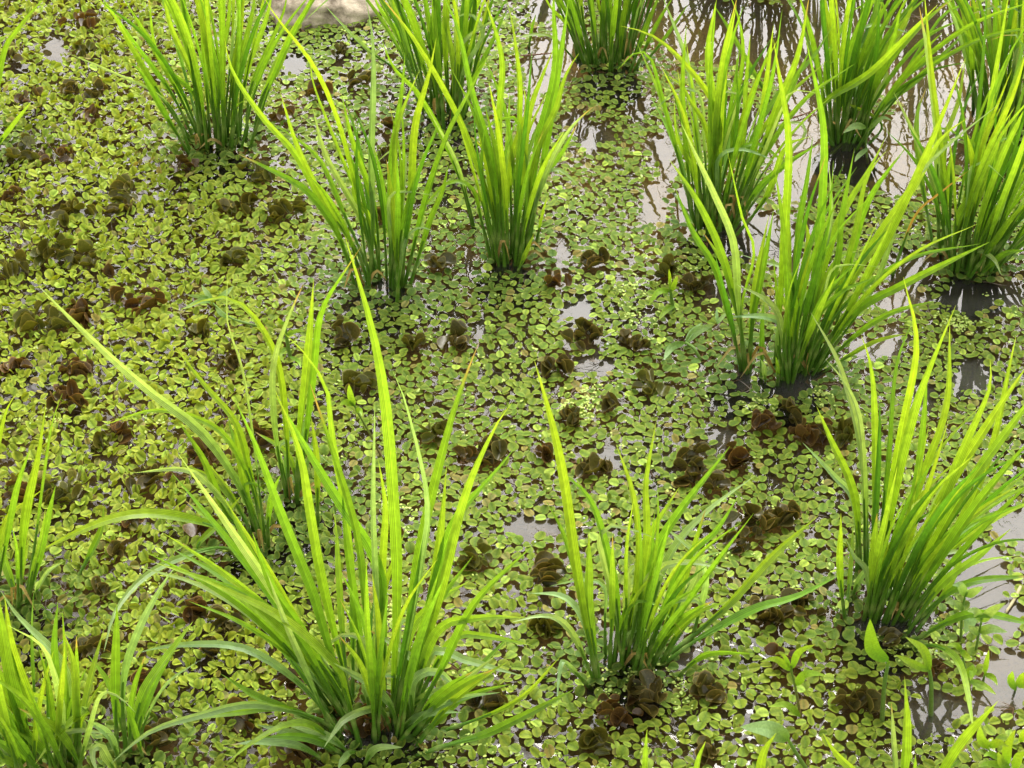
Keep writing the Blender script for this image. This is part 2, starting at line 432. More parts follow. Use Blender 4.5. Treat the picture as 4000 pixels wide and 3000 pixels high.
# ------------------------------------------------------------------ camera
H = 1.65; PITCH = R(43); F = 8065.0
cam = bpy.data.cameras.new('camera'); co = bpy.data.objects.new('camera', cam); COL.objects.link(co)
co.location = (0, 0, H); co.rotation_euler = (math.pi/2-PITCH, 0, 0)
cam.sensor_width = 36; cam.lens = 36*F/4000; cam.clip_end = 500; cam.clip_start = .02
cam.dof.use_dof = False
scene.camera = co
EYE = Vector((0, 0, H)); FWD = Vector((0, math.cos(PITCH), -math.sin(PITCH))); UP = Vector((0, math.sin(PITCH), math.cos(PITCH)))
def ray(x, y): return Vector((1, 0, 0))*((x-2000)/F) + UP*((1500-y)/F) + FWD
def ground(x, y, z=0.0):
    d = ray(x, y); return EYE + d*((z-H)/d.z)
def on_plane(x, y, Y):
    d = ray(x, y); return EYE + d*(Y/d.y)
def pix(x, y):          # ground point -> photograph pixel, for laying out the plant cover
    z = y*FWD.y + (-H)*FWD.z
    return 2000+F*x/z, 1500-F*(y*UP.y-H*UP.z)/z
def q2s(q, x, y):
    a, b, s = QUAD[q]; return a+x*s, b+y*s
# ------------------------------------------------------------------ materials
def mat(name):
    m = bpy.data.materials.new(name); m.use_nodes = True; nt = m.node_tree; nt.nodes.clear()
    return m, nt, nt.nodes, nt.links
def leafmat(name, rough, transl, veins=0, spec=.4, spots=0.0):
    m, nt, N, L = mat(name)
    out = N.new('ShaderNodeOutputMaterial'); at = N.new('ShaderNodeAttribute'); at.attribute_name = 'tint'
    col = at.outputs['Color']
    if veins:
        uv = N.new('ShaderNodeUVMap'); sep = N.new('ShaderNodeSeparateXYZ'); L.new(uv.outputs[0], sep.inputs[0])
        mu = N.new('ShaderNodeMath'); mu.operation = 'MULTIPLY'; mu.inputs[1].default_value = veins*6.2832
        si = N.new('ShaderNodeMath'); si.operation = 'SINE'; L.new(sep.outputs[0], mu.inputs[0]); L.new(mu.outputs[0], si.inputs[0])
        mr = N.new('ShaderNodeMapRange'); mr.inputs[1].default_value = -1; mr.inputs[2].default_value = 1
        mr.inputs[3].default_value = .72; mr.inputs[4].default_value = 1.18; L.new(si.outputs[0], mr.inputs[0])
        # midrib: pale narrow band
        a = N.new('ShaderNodeMath'); a.operation = 'SUBTRACT'; a.inputs[1].default_value = .5; L.new(sep.outputs[0], a.inputs[0])
        b = N.new('ShaderNodeMath'); b.operation = 'ABSOLUTE'; L.new(a.outputs[0], b.inputs[0])
        c = N.new('ShaderNodeMapRange'); c.inputs[1].default_value = .03; c.inputs[2].default_value = .09; c.inputs[3].default_value = 1.25; c.inputs[4].default_value = 1.0; L.new(b.outputs[0], c.inputs[0])
        d = N.new('ShaderNodeMath'); d.operation = 'MULTIPLY'; L.new(mr.outputs[0], d.inputs[0]); L.new(c.outputs[0], d.inputs[1])
        vm = N.new('ShaderNodeVectorMath'); vm.operation = 'SCALE'; L.new(col, vm.inputs[0]); L.new(d.outputs[0], vm.inputs['Scale'])
        col = vm.outputs[0]
    geo = N.new('ShaderNodeNewGeometry')
    nz = N.new('ShaderNodeTexNoise'); nz.inputs['Scale'].default_value = 90 if veins else 420; nz.inputs['Detail'].default_value = 3
    L.new(geo.outputs['Position'], nz.inputs['Vector'])
    nr = N.new('ShaderNodeMapRange'); nr.inputs[1].default_value = .3; nr.inputs[2].default_value = .7; nr.inputs[3].default_value = .82; nr.inputs[4].default_value = 1.16
    L.new(nz.outputs[0], nr.inputs[0])
    vs = N.new('ShaderNodeVectorMath'); vs.operation = 'SCALE'; L.new(col, vs.inputs[0]); L.new(nr.outputs[0], vs.inputs['Scale'])
    col = vs.outputs[0]
    if spots:
        n2 = N.new('ShaderNodeTexNoise'); n2.inputs['Scale'].default_value = 900; n2.inputs['Detail'].default_value = 2
        L.new(geo.outputs['Position'], n2.inputs['Vector'])
        r2 = N.new('ShaderNodeMapRange'); r2.inputs[1].default_value = .66; r2.inputs[2].default_value = .72; L.new(n2.outputs[0], r2.inputs[0])
        mx = N.new('ShaderNodeMix'); mx.data_type = 'RGBA'; mx.inputs[7].default_value = (.45, .33, .12, 1)
        sc = N.new('ShaderNodeMath'); sc.operation = 'MULTIPLY'; sc.inputs[1].default_value = spots; L.new(r2.outputs[0], sc.inputs[0])
        L.new(sc.outputs[0], mx.inputs[0]); L.new(col, mx.inputs[6]); col = mx.outputs[2]
    p = N.new('ShaderNodeBsdfPrincipled'); p.inputs['Roughness'].default_value = rough; p.inputs['Specular IOR Level'].default_value = spec
    L.new(col, p.inputs['Base Color'])
    bump = N.new('ShaderNodeBump'); bump.inputs['Strength'].default_value = .25; bump.inputs['Distance'].default_value = .001
    L.new(nz.outputs[0], bump.inputs['Height']); L.new(bump.outputs[0], p.inputs['Normal'])
    t = N.new('ShaderNodeBsdfTranslucent'); vt = N.new('ShaderNodeVectorMath'); vt.operation = 'MULTIPLY'; vt.inputs[1].default_value = (1.5, 1.35, .45)
    L.new(col, vt.inputs[0]); L.new(vt.outputs[0], t.inputs['Color'])
    mi = N.new('ShaderNodeMixShader'); mi.inputs[0].default_value = transl
    L.new(p.outputs[0], mi.inputs[1]); L.new(t.outputs[0], mi.inputs[2]); L.new(mi.outputs[0], out.inputs[0])
    return m
M_RICE = leafmat('rice_leaf', .42, .42, veins=7, spec=.45)
M_STEM = leafmat('rice_sheath', .45, .12, veins=0, spec=.4)
M_FERN = leafmat('floating_fern_leaf', .6, .22, spec=.16)
M_BROWN = leafmat('brown_fern_leaf', .33, .18, spec=.5, spots=.35)
M_WEED = leafmat('weed_leaf', .45, .35, spec=.4)
M_DUCK = leafmat('duckweed', .6, .15, spec=.3)
M_DRY = leafmat('dry_plant_bits', .7, .15, spec=.2)
def simple_bed():
    m, nt, N, L = mat('mud'); out = N.new('ShaderNodeOutputMaterial'); p = N.new('ShaderNodeBsdfPrincipled'); p.inputs['Roughness'].default_value = .9
    g = N.new('ShaderNodeNewGeometry')
    n = N.new('ShaderNodeTexNoise'); n.inputs['Scale'].default_value = 9; n.inputs['Detail'].default_value = 8; L.new(g.outputs['Position'], n.inputs['Vector'])
    r = N.new('ShaderNodeValToRGB'); e = r.color_ramp.elements; e[0].position = .35; e[0].color = (.035, .024, .007, 1); e[1].position = .68; e[1].color = (.17, .11, .03, 1)
    L.new(n.outputs[0], r.inputs[0])
    n2 = N.new('ShaderNodeTexNoise'); n2.inputs['Scale'].default_value = 260; n2.inputs['Detail'].default_value = 2; L.new(g.outputs['Position'], n2.inputs['Vector'])
    q = N.new('ShaderNodeMapRange'); q.inputs[1].default_value = .35; q.inputs[2].default_value = .5; q.inputs[3].default_value = .55; q.inputs[4].default_value = 1; L.new(n2.outputs[0], q.inputs[0])
    v = N.new('ShaderNodeVectorMath'); v.operation = 'SCALE'; L.new(r.outputs[0], v.inputs[0]); L.new(q.outputs[0], v.inputs['Scale'])
    L.new(v.outputs[0], p.inputs['Base Color']); L.new(p.outputs[0], out.inputs[0]); return m
def water_mat():
    m, nt, N, L = mat('paddy_water'); out = N.new('ShaderNodeOutputMaterial')
    g = N.new('ShaderNodeNewGeometry')
    n = N.new('ShaderNodeTexNoise'); n.inputs['Scale'].default_value = 16; n.inputs['Detail'].default_value = 1.5; n.inputs['Distortion'].default_value = .4; L.new(g.outputs['Position'], n.inputs['Vector'])
    b = N.new('ShaderNodeBump'); b.inputs['Strength'].default_value = WB; b.inputs['Distance'].default_value = .004; L.new(n.outputs[0], b.inputs['Height'])
    # curved skin of the water where it climbs the floating leaves
    n3 = N.new('ShaderNodeTexNoise'); n3.inputs['Scale'].default_value = 55; n3.inputs['Detail'].default_value = 0; n3.inputs['Distortion'].default_value = 1.0; L.new(g.outputs['Position'], n3.inputs['Vector'])
    at = N.new('ShaderNodeAttribute'); at.attribute_name = 'edge'
    b2 = N.new('ShaderNodeBump'); b2.inputs['Distance'].default_value = .0035; L.new(n3.outputs[0], b2.inputs['Height']); L.new(at.outputs['Fac'], b2.inputs['Strength']); L.new(b.outputs[0], b2.inputs['Normal'])
    nrm = b2.outputs[0]
    fr = N.new('ShaderNodeFresnel'); fr.inputs['IOR'].default_value = WIOR; L.new(nrm, fr.inputs['Normal'])
    gl = N.new('ShaderNodeBsdfGlossy'); gl.inputs['Roughness'].default_value = .02; gl.inputs['Color'].default_value = (1, .985, .96, 1); L.new(nrm, gl.inputs['Normal'])
    tr = N.new('ShaderNodeBsdfTransparent'); tr.inputs['Color'].default_value = (.84, .78, .55, 1)
    df = N.new('ShaderNodeBsdfDiffuse'); df.inputs['Color'].default_value = (.10, .10, .09, 1)
    n4 = N.new('ShaderNodeTexNoise'); n4.inputs['Scale'].default_value = 7; n4.inputs['Detail'].default_value = 4; L.new(g.outputs['Position'], n4.inputs['Vector'])
    mr = N.new('ShaderNodeMapRange'); mr.inputs[1].default_value = .35; mr.inputs[2].default_value = .65; mr.inputs[3].default_value = 0; mr.inputs[4].default_value = .10; L.new(n4.outputs[0], mr.inputs[0])
    a2 = N.new('ShaderNodeAttribute'); a2.attribute_name = 'murk'
    mm = N.new('ShaderNodeMath'); mm.operation = 'MULTIPLY_ADD'; L.new(a2.outputs['Fac'], mm.inputs[0]); mm.inputs[1].default_value = .22; L.new(mr.outputs[0], mm.inputs[2])
    m1 = N.new('ShaderNodeMixShader'); L.new(mm.outputs[0], m1.inputs[0]); L.new(tr.outputs[0], m1.inputs[1]); L.new(df.outputs[0], m1.inputs[2])
    m2 = N.new('ShaderNodeMixShader'); L.new(fr.outputs[0], m2.inputs[0]); L.new(m1.outputs[0], m2.inputs[1]); L.new(gl.outputs[0], m2.inputs[2])
    L.new(m2.outputs[0], out.inputs[0]); return m
def rock_mat():
    m, nt, N, L = mat('rock'); out = N.new('ShaderNodeOutputMaterial'); p = N.new('ShaderNodeBsdfPrincipled'); p.inputs['Roughness'].default_value = .8
    g = N.new('ShaderNodeNewGeometry'); n = N.new('ShaderNodeTexNoise'); n.inputs['Scale'].default_value = 28; n.inputs['Detail'].default_value = 9; n.inputs['Roughness'].default_value = .68; L.new(g.outputs['Position'], n.inputs['Vector'])
    r = N.new('ShaderNodeValToRGB'); e = r.color_ramp.elements; e[0].position = .38; e[0].color = (.12, .09, .06, 1); e[1].position = .60; e[1].color = (.50, .42, .32, 1)
    L.new(n.outputs[0], r.inputs[0]); L.new(r.outputs[0], p.inputs['Base Color'])
    b = N.new('ShaderNodeBump'); b.inputs['Strength'].default_value = .6; b.inputs['Distance'].default_value = .006; L.new(n.outputs[0], b.inputs['Height']); L.new(b.outputs[0], p.inputs['Normal'])
    L.new(p.outputs[0], out.inputs[0]); return m
def dew_mat():
    m, nt, N, L = mat('dew'); out = N.new('ShaderNodeOutputMaterial'); p = N.new('ShaderNodeBsdfPrincipled')
    p.inputs['Base Color'].default_value = (.75, .8, .75, 1); p.inputs['Roughness'].default_value = .05; p.inputs['Transmission Weight'].default_value = .4; p.inputs['IOR'].default_value = 1.6
    L.new(p.outputs[0], out.inputs[0]); return m
WB = .045; WIOR = 1.42
M_MUD = simple_bed(); M_WATER = water_mat(); M_ROCK = rock_mat(); M_DEW = dew_mat()
# ------------------------------------------------------------------ mesh helpers
class MB:
    def __init__(s): s.v = []; s.f = []; s.c = []; s.uv = []; s.mi = []
    def add(s, verts, faces, cols, uvs=None, mi=0):
        o = len(s.v); s.v += [tuple(v) for v in verts]; s.f += [tuple(i+o for i in f) for f in faces]; s.c += cols
        s.uv += uvs if uvs else [(0, 0)]*len(verts); s.mi += [mi]*len(faces)
    def build(s, name, mats, parent=None, smooth=True):
        me = bpy.data.meshes.new(name); me.from_pydata(s.v, [], s.f)
        ms = mats if isinstance(mats, (list, tuple)) else [mats]
        for m in ms: me.materials.append(m)
        a = me.color_attributes.new('tint', 'FLOAT_COLOR', 'POINT')
        a.data.foreach_set('color', np.array([(*c, 1) for c in s.c], dtype=np.float32).ravel())
        uv = me.uv_layers.new(name='UVMap'); U = np.array(s.uv, dtype=np.float32)
        idx = np.empty(len(me.loops), dtype=np.int32); me.loops.foreach_get('vertex_index', idx)
        uv.data.foreach_set('uv', U[idx].ravel())
        if smooth: me.polygons.foreach_set('use_smooth', [True]*len(me.polygons))
        if len(ms) > 1: me.polygons.foreach_set('material_index', s.mi)
        me.update()
        o = bpy.data.objects.new(name, me); COL.objects.link(o)
        if parent: o.parent = parent; o.matrix_parent_inverse = Matrix.Translation(-world_loc(parent))
        return o
def world_loc(o):
    v = Vector((0, 0, 0))
    while o: v = v+Vector(o.location); o = None if o.parent is None or o.parent.type != 'EMPTY' else o.parent
    return v
def empty(name, loc):
    o = bpy.data.objects.new(name, None); COL.objects.link(o); o.location = loc; o.empty_display_size = .02; return o
def tag(o, label=None, cat=None, group=None, kind=None):
    if label: o['label'] = label
    if cat: o['category'] = cat
    if group: o['group'] = group
    if kind: o['kind'] = kind
def spline(P, n):
    P = [Vector(p) for p in P]
    if len(P) == 2: P = [P[0], (P[0]+P[1])/2, P[1]]
    Q = [P[0]*2-P[1]]+P+[P[-1]*2-P[-2]]
    dense = []
    for i in range(1, len(Q)-2):
        for k in range(10):
            t = k/10; a, b, c, d = Q[i-1], Q[i], Q[i+1], Q[i+2]
            dense.append(.5*((2*b)+(c-a)*t+(2*a-5*b+4*c-d)*t*t+(3*b-a-3*c+d)*t**3))
    dense.append(P[-1])
    ac = [0]
    for i in range(1, len(dense)): ac.append(ac[-1]+(dense[i]-dense[i-1]).length)
    out = []; j = 0
    for k in range(n+1):
        s = ac[-1]*k/n
        while j < len(ac)-2 and ac[j+1] < s: j += 1
        u = (s-ac[j])/max(1e-9, ac[j+1]-ac[j]); out.append(dense[j].lerp(dense[j+1], min(1, max(0, u))))
    return out, ac[-1]
def mixc(a, b, t): return tuple(a[i]*(1-t)+b[i]*t for i in range(3))
def jit(c, s=.1):
    k = 1+random.uniform(-s, s); h = random.uniform(-s, s)*.6
    return (max(0, c[0]*k*(1+h)), max(0, c[1]*k), max(0, c[2]*k*(1-h)))
PALE = {'g': ((.085, .20, .012), (.155, .30, .022)), 'y': ((.11, .23, .012), (.23, .37, .028)),
        't': ((.16, .11, .035), (.36, .27, .09)), 'b': ((.11, .22, .03), (.25, .38, .14)), 'o': ((.30, .22, .06), (.46, .27, .06)), 'd': ((.03, .10, .006), (.07, .18, .014))}
STEM = (.085, .19, .014)
def blade(mb, pts, w, kind, fold=.7, a0=None, tw=None, n=16, s0=0.0, broad=False, gamma=1.0):
    C, ln = spline(pts, n)
    if a0 is None: a0 = random.uniform(-.6, .6)
    if tw is None: tw = random.uniform(-1.0, 1.0)
    lo, hi = PALE[kind]; lo = jit(lo, .14); hi = jit(hi, .14)
    V = []; Fc = []; Cc = []; U = []
    wav = random.uniform(0, 6); tipc = random.random() < .12
    for i, p in enumerate(C):
        t = i/n
        T = (C[min(n, i+1)]-C[max(0, i-1)]).normalized()
        view = (EYE-p).normalized()
        side = T.cross(view)
        if side.length < 1e-3: side = Vector((1, 0, 0))
        side.normalize(); side = Matrix.Rotation(a0+tw*(t-.4), 3, T) @ side
        nor = side.cross(T).normalized()
        if broad: pr = math.sin(math.pi*min(1, t**.75))**.8
        else:
            pr = .26+.74*min(1, t/.38)**.9 if t < .38 else (1-.10*((t-.38)/.22) if t < .60 else .90*max(0, 1-((t-.60)/.40)**1.5))
        hw = max(.00012, w*.5*pr)
        fd = fold*(1-t*.5)
        und = math.sin(t*9+wav)*.0006*hw/.004
        c = mixc(lo, hi, min(1, max(0, (t-.08)/.55)))
        if kind == 'y' and t > .9: c = mixc(c, (.34, .44, .05), .4)
        if tipc and t > .93: c = (.34, .25, .08)
        for k, x in enumerate((-1, -.55, 0, 0, .55, 1)):
            V.append(p+side*(x*hw)+nor*(abs(x)*hw*fd+und*x)); U.append((.5+.5*x, t)); Cc.append(c if abs(x) < .9 else mixc(c, hi, .3))
        if i:
            for k in (0, 1, 3, 4): a = (i-1)*6+k; Fc.append((a, a+1, a+7, a+6))
    mb.add(V, Fc, Cc, U); return C
def tube(mb, C, r0, r1, col0, col1, ns=6, cap=False, node=False):
    V = []; Fc = []; Cc = []; U = []; n = len(C)-1
    for i, p in enumerate(C):
        t = i/n; T = (C[min(n, i+1)]-C[max(0, i-1)]).normalized()
        a = T.cross(Vector((0, 1, .3))).normalized(); b = T.cross(a).normalized(); r = r0+(r1-r0)*t
        if node and i == max(1, n//2): r *= 1.3
        for k in range(ns):
            an = k*2*math.pi/ns; V.append(p+a*(r*math.cos(an))+b*(r*math.sin(an))); U.append((k/ns, t)); Cc.append(mixc(mixc(col0, col1, t), (.3, .36, .1), .45 if node and i == max(1, n//2) else 0))
        if i:
            for k in range(ns): A = (i-1)*ns; Fc.append((A+k, A+(k+1) % ns, A+ns+(k+1) % ns, A+ns+k))
    if cap: Fc.append(tuple((len(C)-1)*ns+k for k in range(ns)))
    mb.add(V, Fc, Cc, U)
# ------------------------------------------------------------------ rice
def lift(P, dy):
    """photograph points (base first) -> points of a leaf rooted in the water, leaning dy metres away"""
    g = ground(*P[0]); L = [0]
    for i in range(1, len(P)): L.append(L[-1]+math.dist(P[i], P[i-1]))
    tip = P[-1]
    z = on_plane(tip[0], tip[1], g.y+dy).z
    zmin = .05+.00003*L[-1]
    if z < zmin:
        dy = ground(tip[0], tip[1], zmin).y-g.y
    out = [g+Vector((0, 0, -.012))]
    for i in range(1, len(P)):
        s = L[i]/L[-1]; q = on_plane(P[i][0], P[i][1], g.y+dy*s)
        if q.z < .012: q = ground(P[i][0], P[i][1], .012)
        out.append(q)
    return out
nblade = 0
def tiller(parent, P, kind, wf, dy=None, second=False, dark=0.0):
    global nblade
    if dy is None: dy = random.gauss(0, .05)
    pts = lift(P, dy)
    C, ln = spline(pts, 24)
    k = max(3, int(24*min(.42, (.10+random.uniform(0, .05))/max(ln, .05))))
    st = MB(); r = random.uniform(.0022, .0032)*(.7+.3*min(1.2, wf))
    s0 = jit(mixc(STEM, (.035, .10, .008), dark*.6), .15)
    tube(st, C[:k+1], r, r*.42, s0, PALE['g'][0], ns=7, node=True)
    so = st.build('tiller', M_STEM, parent)
    for nd in (.5,):      # the joint ring of the sheath
        pass
    start = max(1, int(k*.55))
    bm = MB(); kk = kind
    blade(bm, C[start::2] if (len(C)-start) % 2 else C[start:-1:2]+[C[-1]], .0080*wf, kk)
    bm.build('leaf_blade', M_RICE, so).matrix_parent_inverse = Matrix.Translation(-world_loc(parent)) if False else Matrix()
    nblade += 1
    if second:
        # a younger or older leaf parting from the same sheath
        b0 = C[max(1, k-1)]; d = (C[min(24, k+3)]-C[max(0, k-2)]).normalized()
        az = random.uniform(0, 6.283); out = Vector((math.cos(az), math.sin(az), 0)); l2 = ln*random.uniform(.3, .6)
        p1 = b0+d*l2*.4+out*l2*.06; p2 = b0+d*l2*.8+out*l2*.22; p3 = b0+d*l2*.98+out*l2*random.uniform(.3, .5)
        for p in (p1, p2, p3): p.z = max(p.z, .01)
        b2 = MB(); blade(b2, [b0, p1, p2, p3], .0092*wf*random.uniform(.55, .85), random.choice('ggy'), n=12)
        b2.build('leaf_blade', M_RICE, so); nblade += 1
    return so
def parse(t, q):
    for ln in t.strip().splitlines():
        P = []; kind = 'g'; w = 1.0
        for tok in ln.split():
            if ',' in tok: x, y = tok.split(','); P.append(q2s(q, float(x), float(y)))
            elif tok in PALE: kind = tok
            else: w = float(tok)
        yield P, kind, w
for bx, by, lab in [(640, -480, 'second row left'), (1350, -470, 'second row middle'), (2080, -520, 'second row right'), (2800, -560, 'second row far right')]:
    TUFTS.append(dict(q='2', base=(bx, by), rx=150, ry=50, fill=46, ang=(-14, 38), ln=(750, 1150), dark=.9, t='', label='rice tuft in the row behind the picture top, '+lab))
CENTRES = []
for d in TUFTS:
    q = d['q']; cx, cy = q2s(q, *d['base']); g = ground(cx, cy); CENTRES.append((cx, cy, g, d))
    root = empty('rice_tuft', g); tag(root, d['label'], 'rice plant', 'rice tufts transplanted in rows across the paddy')
    s = QUAD[q][2]
    for P, kind, w in parse(d['t'], q):
        tiller(root, P, kind, w, second=random.random() < .25, dark=d.get('dark', .3))
    for (n_, x0, x1, y0, y1, a0_, a1_, l0, l1) in d.get('more', []):
        for i in range(n_):
            bx, by = q2s(q, random.uniform(x0, x1), random.uniform(y0, y1)); a = R(random.uniform(a0_, a1_)); L = random.uniform(l0, l1); b = random.uniform(-.1, .2)*math.copysign(1, a)
            P = [(bx, by)]+[(bx+math.sin(a*(.8+.2*t_)+b*t_*t_)*L*t_, by-math.cos(a*(.8+.2*t_)+b*t_*t_)*L*t_) for t_ in (.35, .7, 1.0)]
            tiller(root, P, random.choice('ggybb'), random.uniform(.7, 1.15), second=random.random() < .3, dark=.3)
    for i in range(d['fill']):
        an = random.uniform(0, 6.283); rr = math.sqrt(random.random())
        u = rr*math.cos(an); v = rr*math.sin(an)
        bx = cx+u*d['rx']*s*.95; by = cy+v*d['ry']*s*.95
        a0, a1 = d['ang']; f = min(1, max(0, .5+.42*u+random.gauss(0, .16)))
        a = R(a0+(a1-a0)*f); L = random.uniform(*d['ln'])
        b = random.uniform(-.14, .14)+.12*math.sin(a)
        P = [(bx, by)]
        for t_ in (.35, .7, 1.0):
            aa = a*(.75+.25*t_)+b*t_*t_*1.5; P.append((bx+math.sin(aa)*L*t_, by-math.cos(aa)*L*t_))
        k = random.choices('gyd', (5, 4, 1+3*d.get('dark', .3)))[0]
        if random.random() < .13:
            sg = random.choice((-1, 1)); h = L*random.uniform(.45, .8); x_, y_ = bx+math.sin(a)*h, by-math.cos(a)*h; e_ = random.uniform(90, 240)
            P = [(bx, by), (bx+math.sin(a)*h*.6, by-math.cos(a)*h*.6), (x_, y_), (x_+sg*e_*.4, y_-e_*.12), (x_+sg*e_, y_+e_*random.uniform(-.1, .5))]; k = random.choice('bbg')
        tiller(root, P, k, random.uniform(.42, .95), dy=-v*.06+random.gauss(0, .07), second=random.random() < .45, dark=d.get('dark', .3))
# ------------------------------------------------------------------ water and mud
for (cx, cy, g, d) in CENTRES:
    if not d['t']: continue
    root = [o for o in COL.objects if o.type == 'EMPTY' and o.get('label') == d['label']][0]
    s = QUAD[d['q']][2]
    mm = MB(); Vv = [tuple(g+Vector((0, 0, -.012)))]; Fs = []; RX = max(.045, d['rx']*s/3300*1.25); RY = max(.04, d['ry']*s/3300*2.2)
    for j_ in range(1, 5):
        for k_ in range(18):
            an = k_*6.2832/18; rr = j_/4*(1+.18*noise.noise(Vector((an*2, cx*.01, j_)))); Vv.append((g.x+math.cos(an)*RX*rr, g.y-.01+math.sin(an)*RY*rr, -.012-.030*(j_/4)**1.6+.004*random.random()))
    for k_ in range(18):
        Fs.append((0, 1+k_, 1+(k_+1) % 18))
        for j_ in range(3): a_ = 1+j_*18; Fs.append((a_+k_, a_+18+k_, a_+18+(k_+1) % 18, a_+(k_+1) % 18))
    mm.add(Vv, Fs, [jit((.016, .012, .006), .3) for _ in Vv]); mm.build('base_shade_mound', M_DRY, root)  # near-black mound added under the tuft, painting its shade onto the mud
    for i in range(3):
        u = random.uniform(-1, 1); bx, by = cx+u*d['rx']*s*.9, cy+random.uniform(-.3, .8)*d['ry']*s
        a = random.uniform(-1.3, 1.3); L_ = random.uniform(60, 190)
        b0 = ground(bx, by); e = b0+Vector((math.sin(a)*L_/3300, -.02*random.random(), .0)); m1 = b0.lerp(e, .5)+Vector((0, 0, random.uniform(.02, .05)))
        e.z = .012
        mm = MB(); blade(mm, [b0, m1, e], .004, 't', fold=.5, n=8); mm.build('dead_leaf', M_DRY, root)
def field(x, y, holes):
    v = 0
    for (cx, cy, rx, ry) in holes:
        d = math.hypot((x-cx)/rx, (y-cy)/ry)
        v = max(v, min(1, max(0, (1.25-d)/.5)))
    return v
WATER = [(3440,2450,120,60),(1990,1045,70,28),(1470,2880,120,45),(2430,2570,80,35),(1530,1130,70,28),(3790,1170,150,70),(2400,330,110,45),(3080,1530,90,35),(2800,960,90,40),(2170,130,130,230),(2080,470,70,110),(2110,260,90,120),(2650,60,260,150),(2900,150,420,170),(3300,250,560,330),(3650,250,330,420),(3000,420,210,230),(3500,620,330,160),
         (2600,620,80,110),(2560,780,70,90),(2330,560,90,70),(2250,480,60,60),(2490,420,60,60),(2700,820,80,120),(3130,620,180,200),(2540,850,50,40),
         (3960,2020,120,130),(3830,2260,130,170),(3640,2780,120,130),(3960,2650,110,130),(3790,2700,200,120),(3900,2420,120,90),(3560,2440,90,70),
         (2255,1220,70,50),(2310,1430,90,45),(2530,1235,40,22),(2380,1790,50,60),(2050,2060,120,50),(2980,920,190,110),(3130,1000,120,160),(3560,1060,110,90),(3950,1150,80,70),
         (3500,1180,160,60),(3420,1330,120,90),(2820,1140,100,60),(1830,1020,30,60),(2900,1480,50,50),(3140,1490,80,45),(2830,1720,70,50),(3600,1560,60,60),
         (210,200,60,60),(1150,260,60,45),(240,850,60,40),(2400,2520,45,70),(2690,2590,60,50),(1760,2150,40,60),(70,290,60,20),(3800,1480,90,70),(2200,1010,30,90),(1870,1300,30,45)]
PATCH = [(2610,300,95,55),(2350,370,130,75),(2800,330,110,75),(2420,610,100,45),(2330,660,200,60),(2960,370,90,60),(3200,1000,60,50),(3980,1950,40,60),(3920,1260,60,30),
         (3750,2640,90,90),(3960,2820,60,50),(3680,2500,80,60),(3450,420,60,40),(2120,120,55,30),(2010,200,50,35),(3620,2930,90,40),(3380,1260,90,60),(3280,900,80,40)]
def openw(px, py):
    o = field(px, py, WATER); p = field(px, py, PATCH); return o*(1-.9*p)
nx, ny = 150, 170; X0, X1, Y0, Y1 = -1.3, 1.3, .9, 3.6
xs = [-60]+[X0+(X1-X0)*i/nx for i in range(nx+1)]+[60]; ys = [-60]+[Y0+(Y1-Y0)*i/ny for i in range(ny+1)]+[60]
V = [(x, y, 0) for y in ys for x in xs]; W = len(xs)
Fc = [(j*W+i, j*W+i+1, (j+1)*W+i+1, (j+1)*W+i) for j in range(len(ys)-1) for i in range(W-1)]
me = bpy.data.meshes.new('water'); me.from_pydata(V, [], Fc); me.materials.append(M_WATER)
ea = me.attributes.new('edge', 'FLOAT', 'POINT'); ma = me.attributes.new('murk', 'FLOAT', 'POINT')
E = []; K = []
for (x, y, _) in V:
    if y > .8 and y < 3.7 and abs(x) < 1.4:
        px, py = pix(x, y); o = openw(px, py); E.append(.30-.28*o)
        K.append(max(0, min(1, (o*1.2 if py > 1150 else .1*o)+.15)))
    else: E.append(.1); K.append(.2)
ea.data.foreach_set('value', E); ma.data.foreach_set('value', K)
wo = bpy.data.objects.new('water', me); COL.objects.link(wo); tag(wo, 'shallow still paddy water with pale sky reflections', None, None, 'structure')
me = bpy.data.meshes.new('mud_bed'); me.from_pydata([(-60, -60, -.045), (60, -60, -.045), (60, 60, -.045), (-60, 60, -.045)], [], [(0, 1, 2, 3)]); me.materials.append(M_MUD)
mo = bpy.data.objects.new('mud_bed', me); COL.objects.link(mo); tag(mo, 'brown muddy bottom of the paddy', None, None, 'structure')
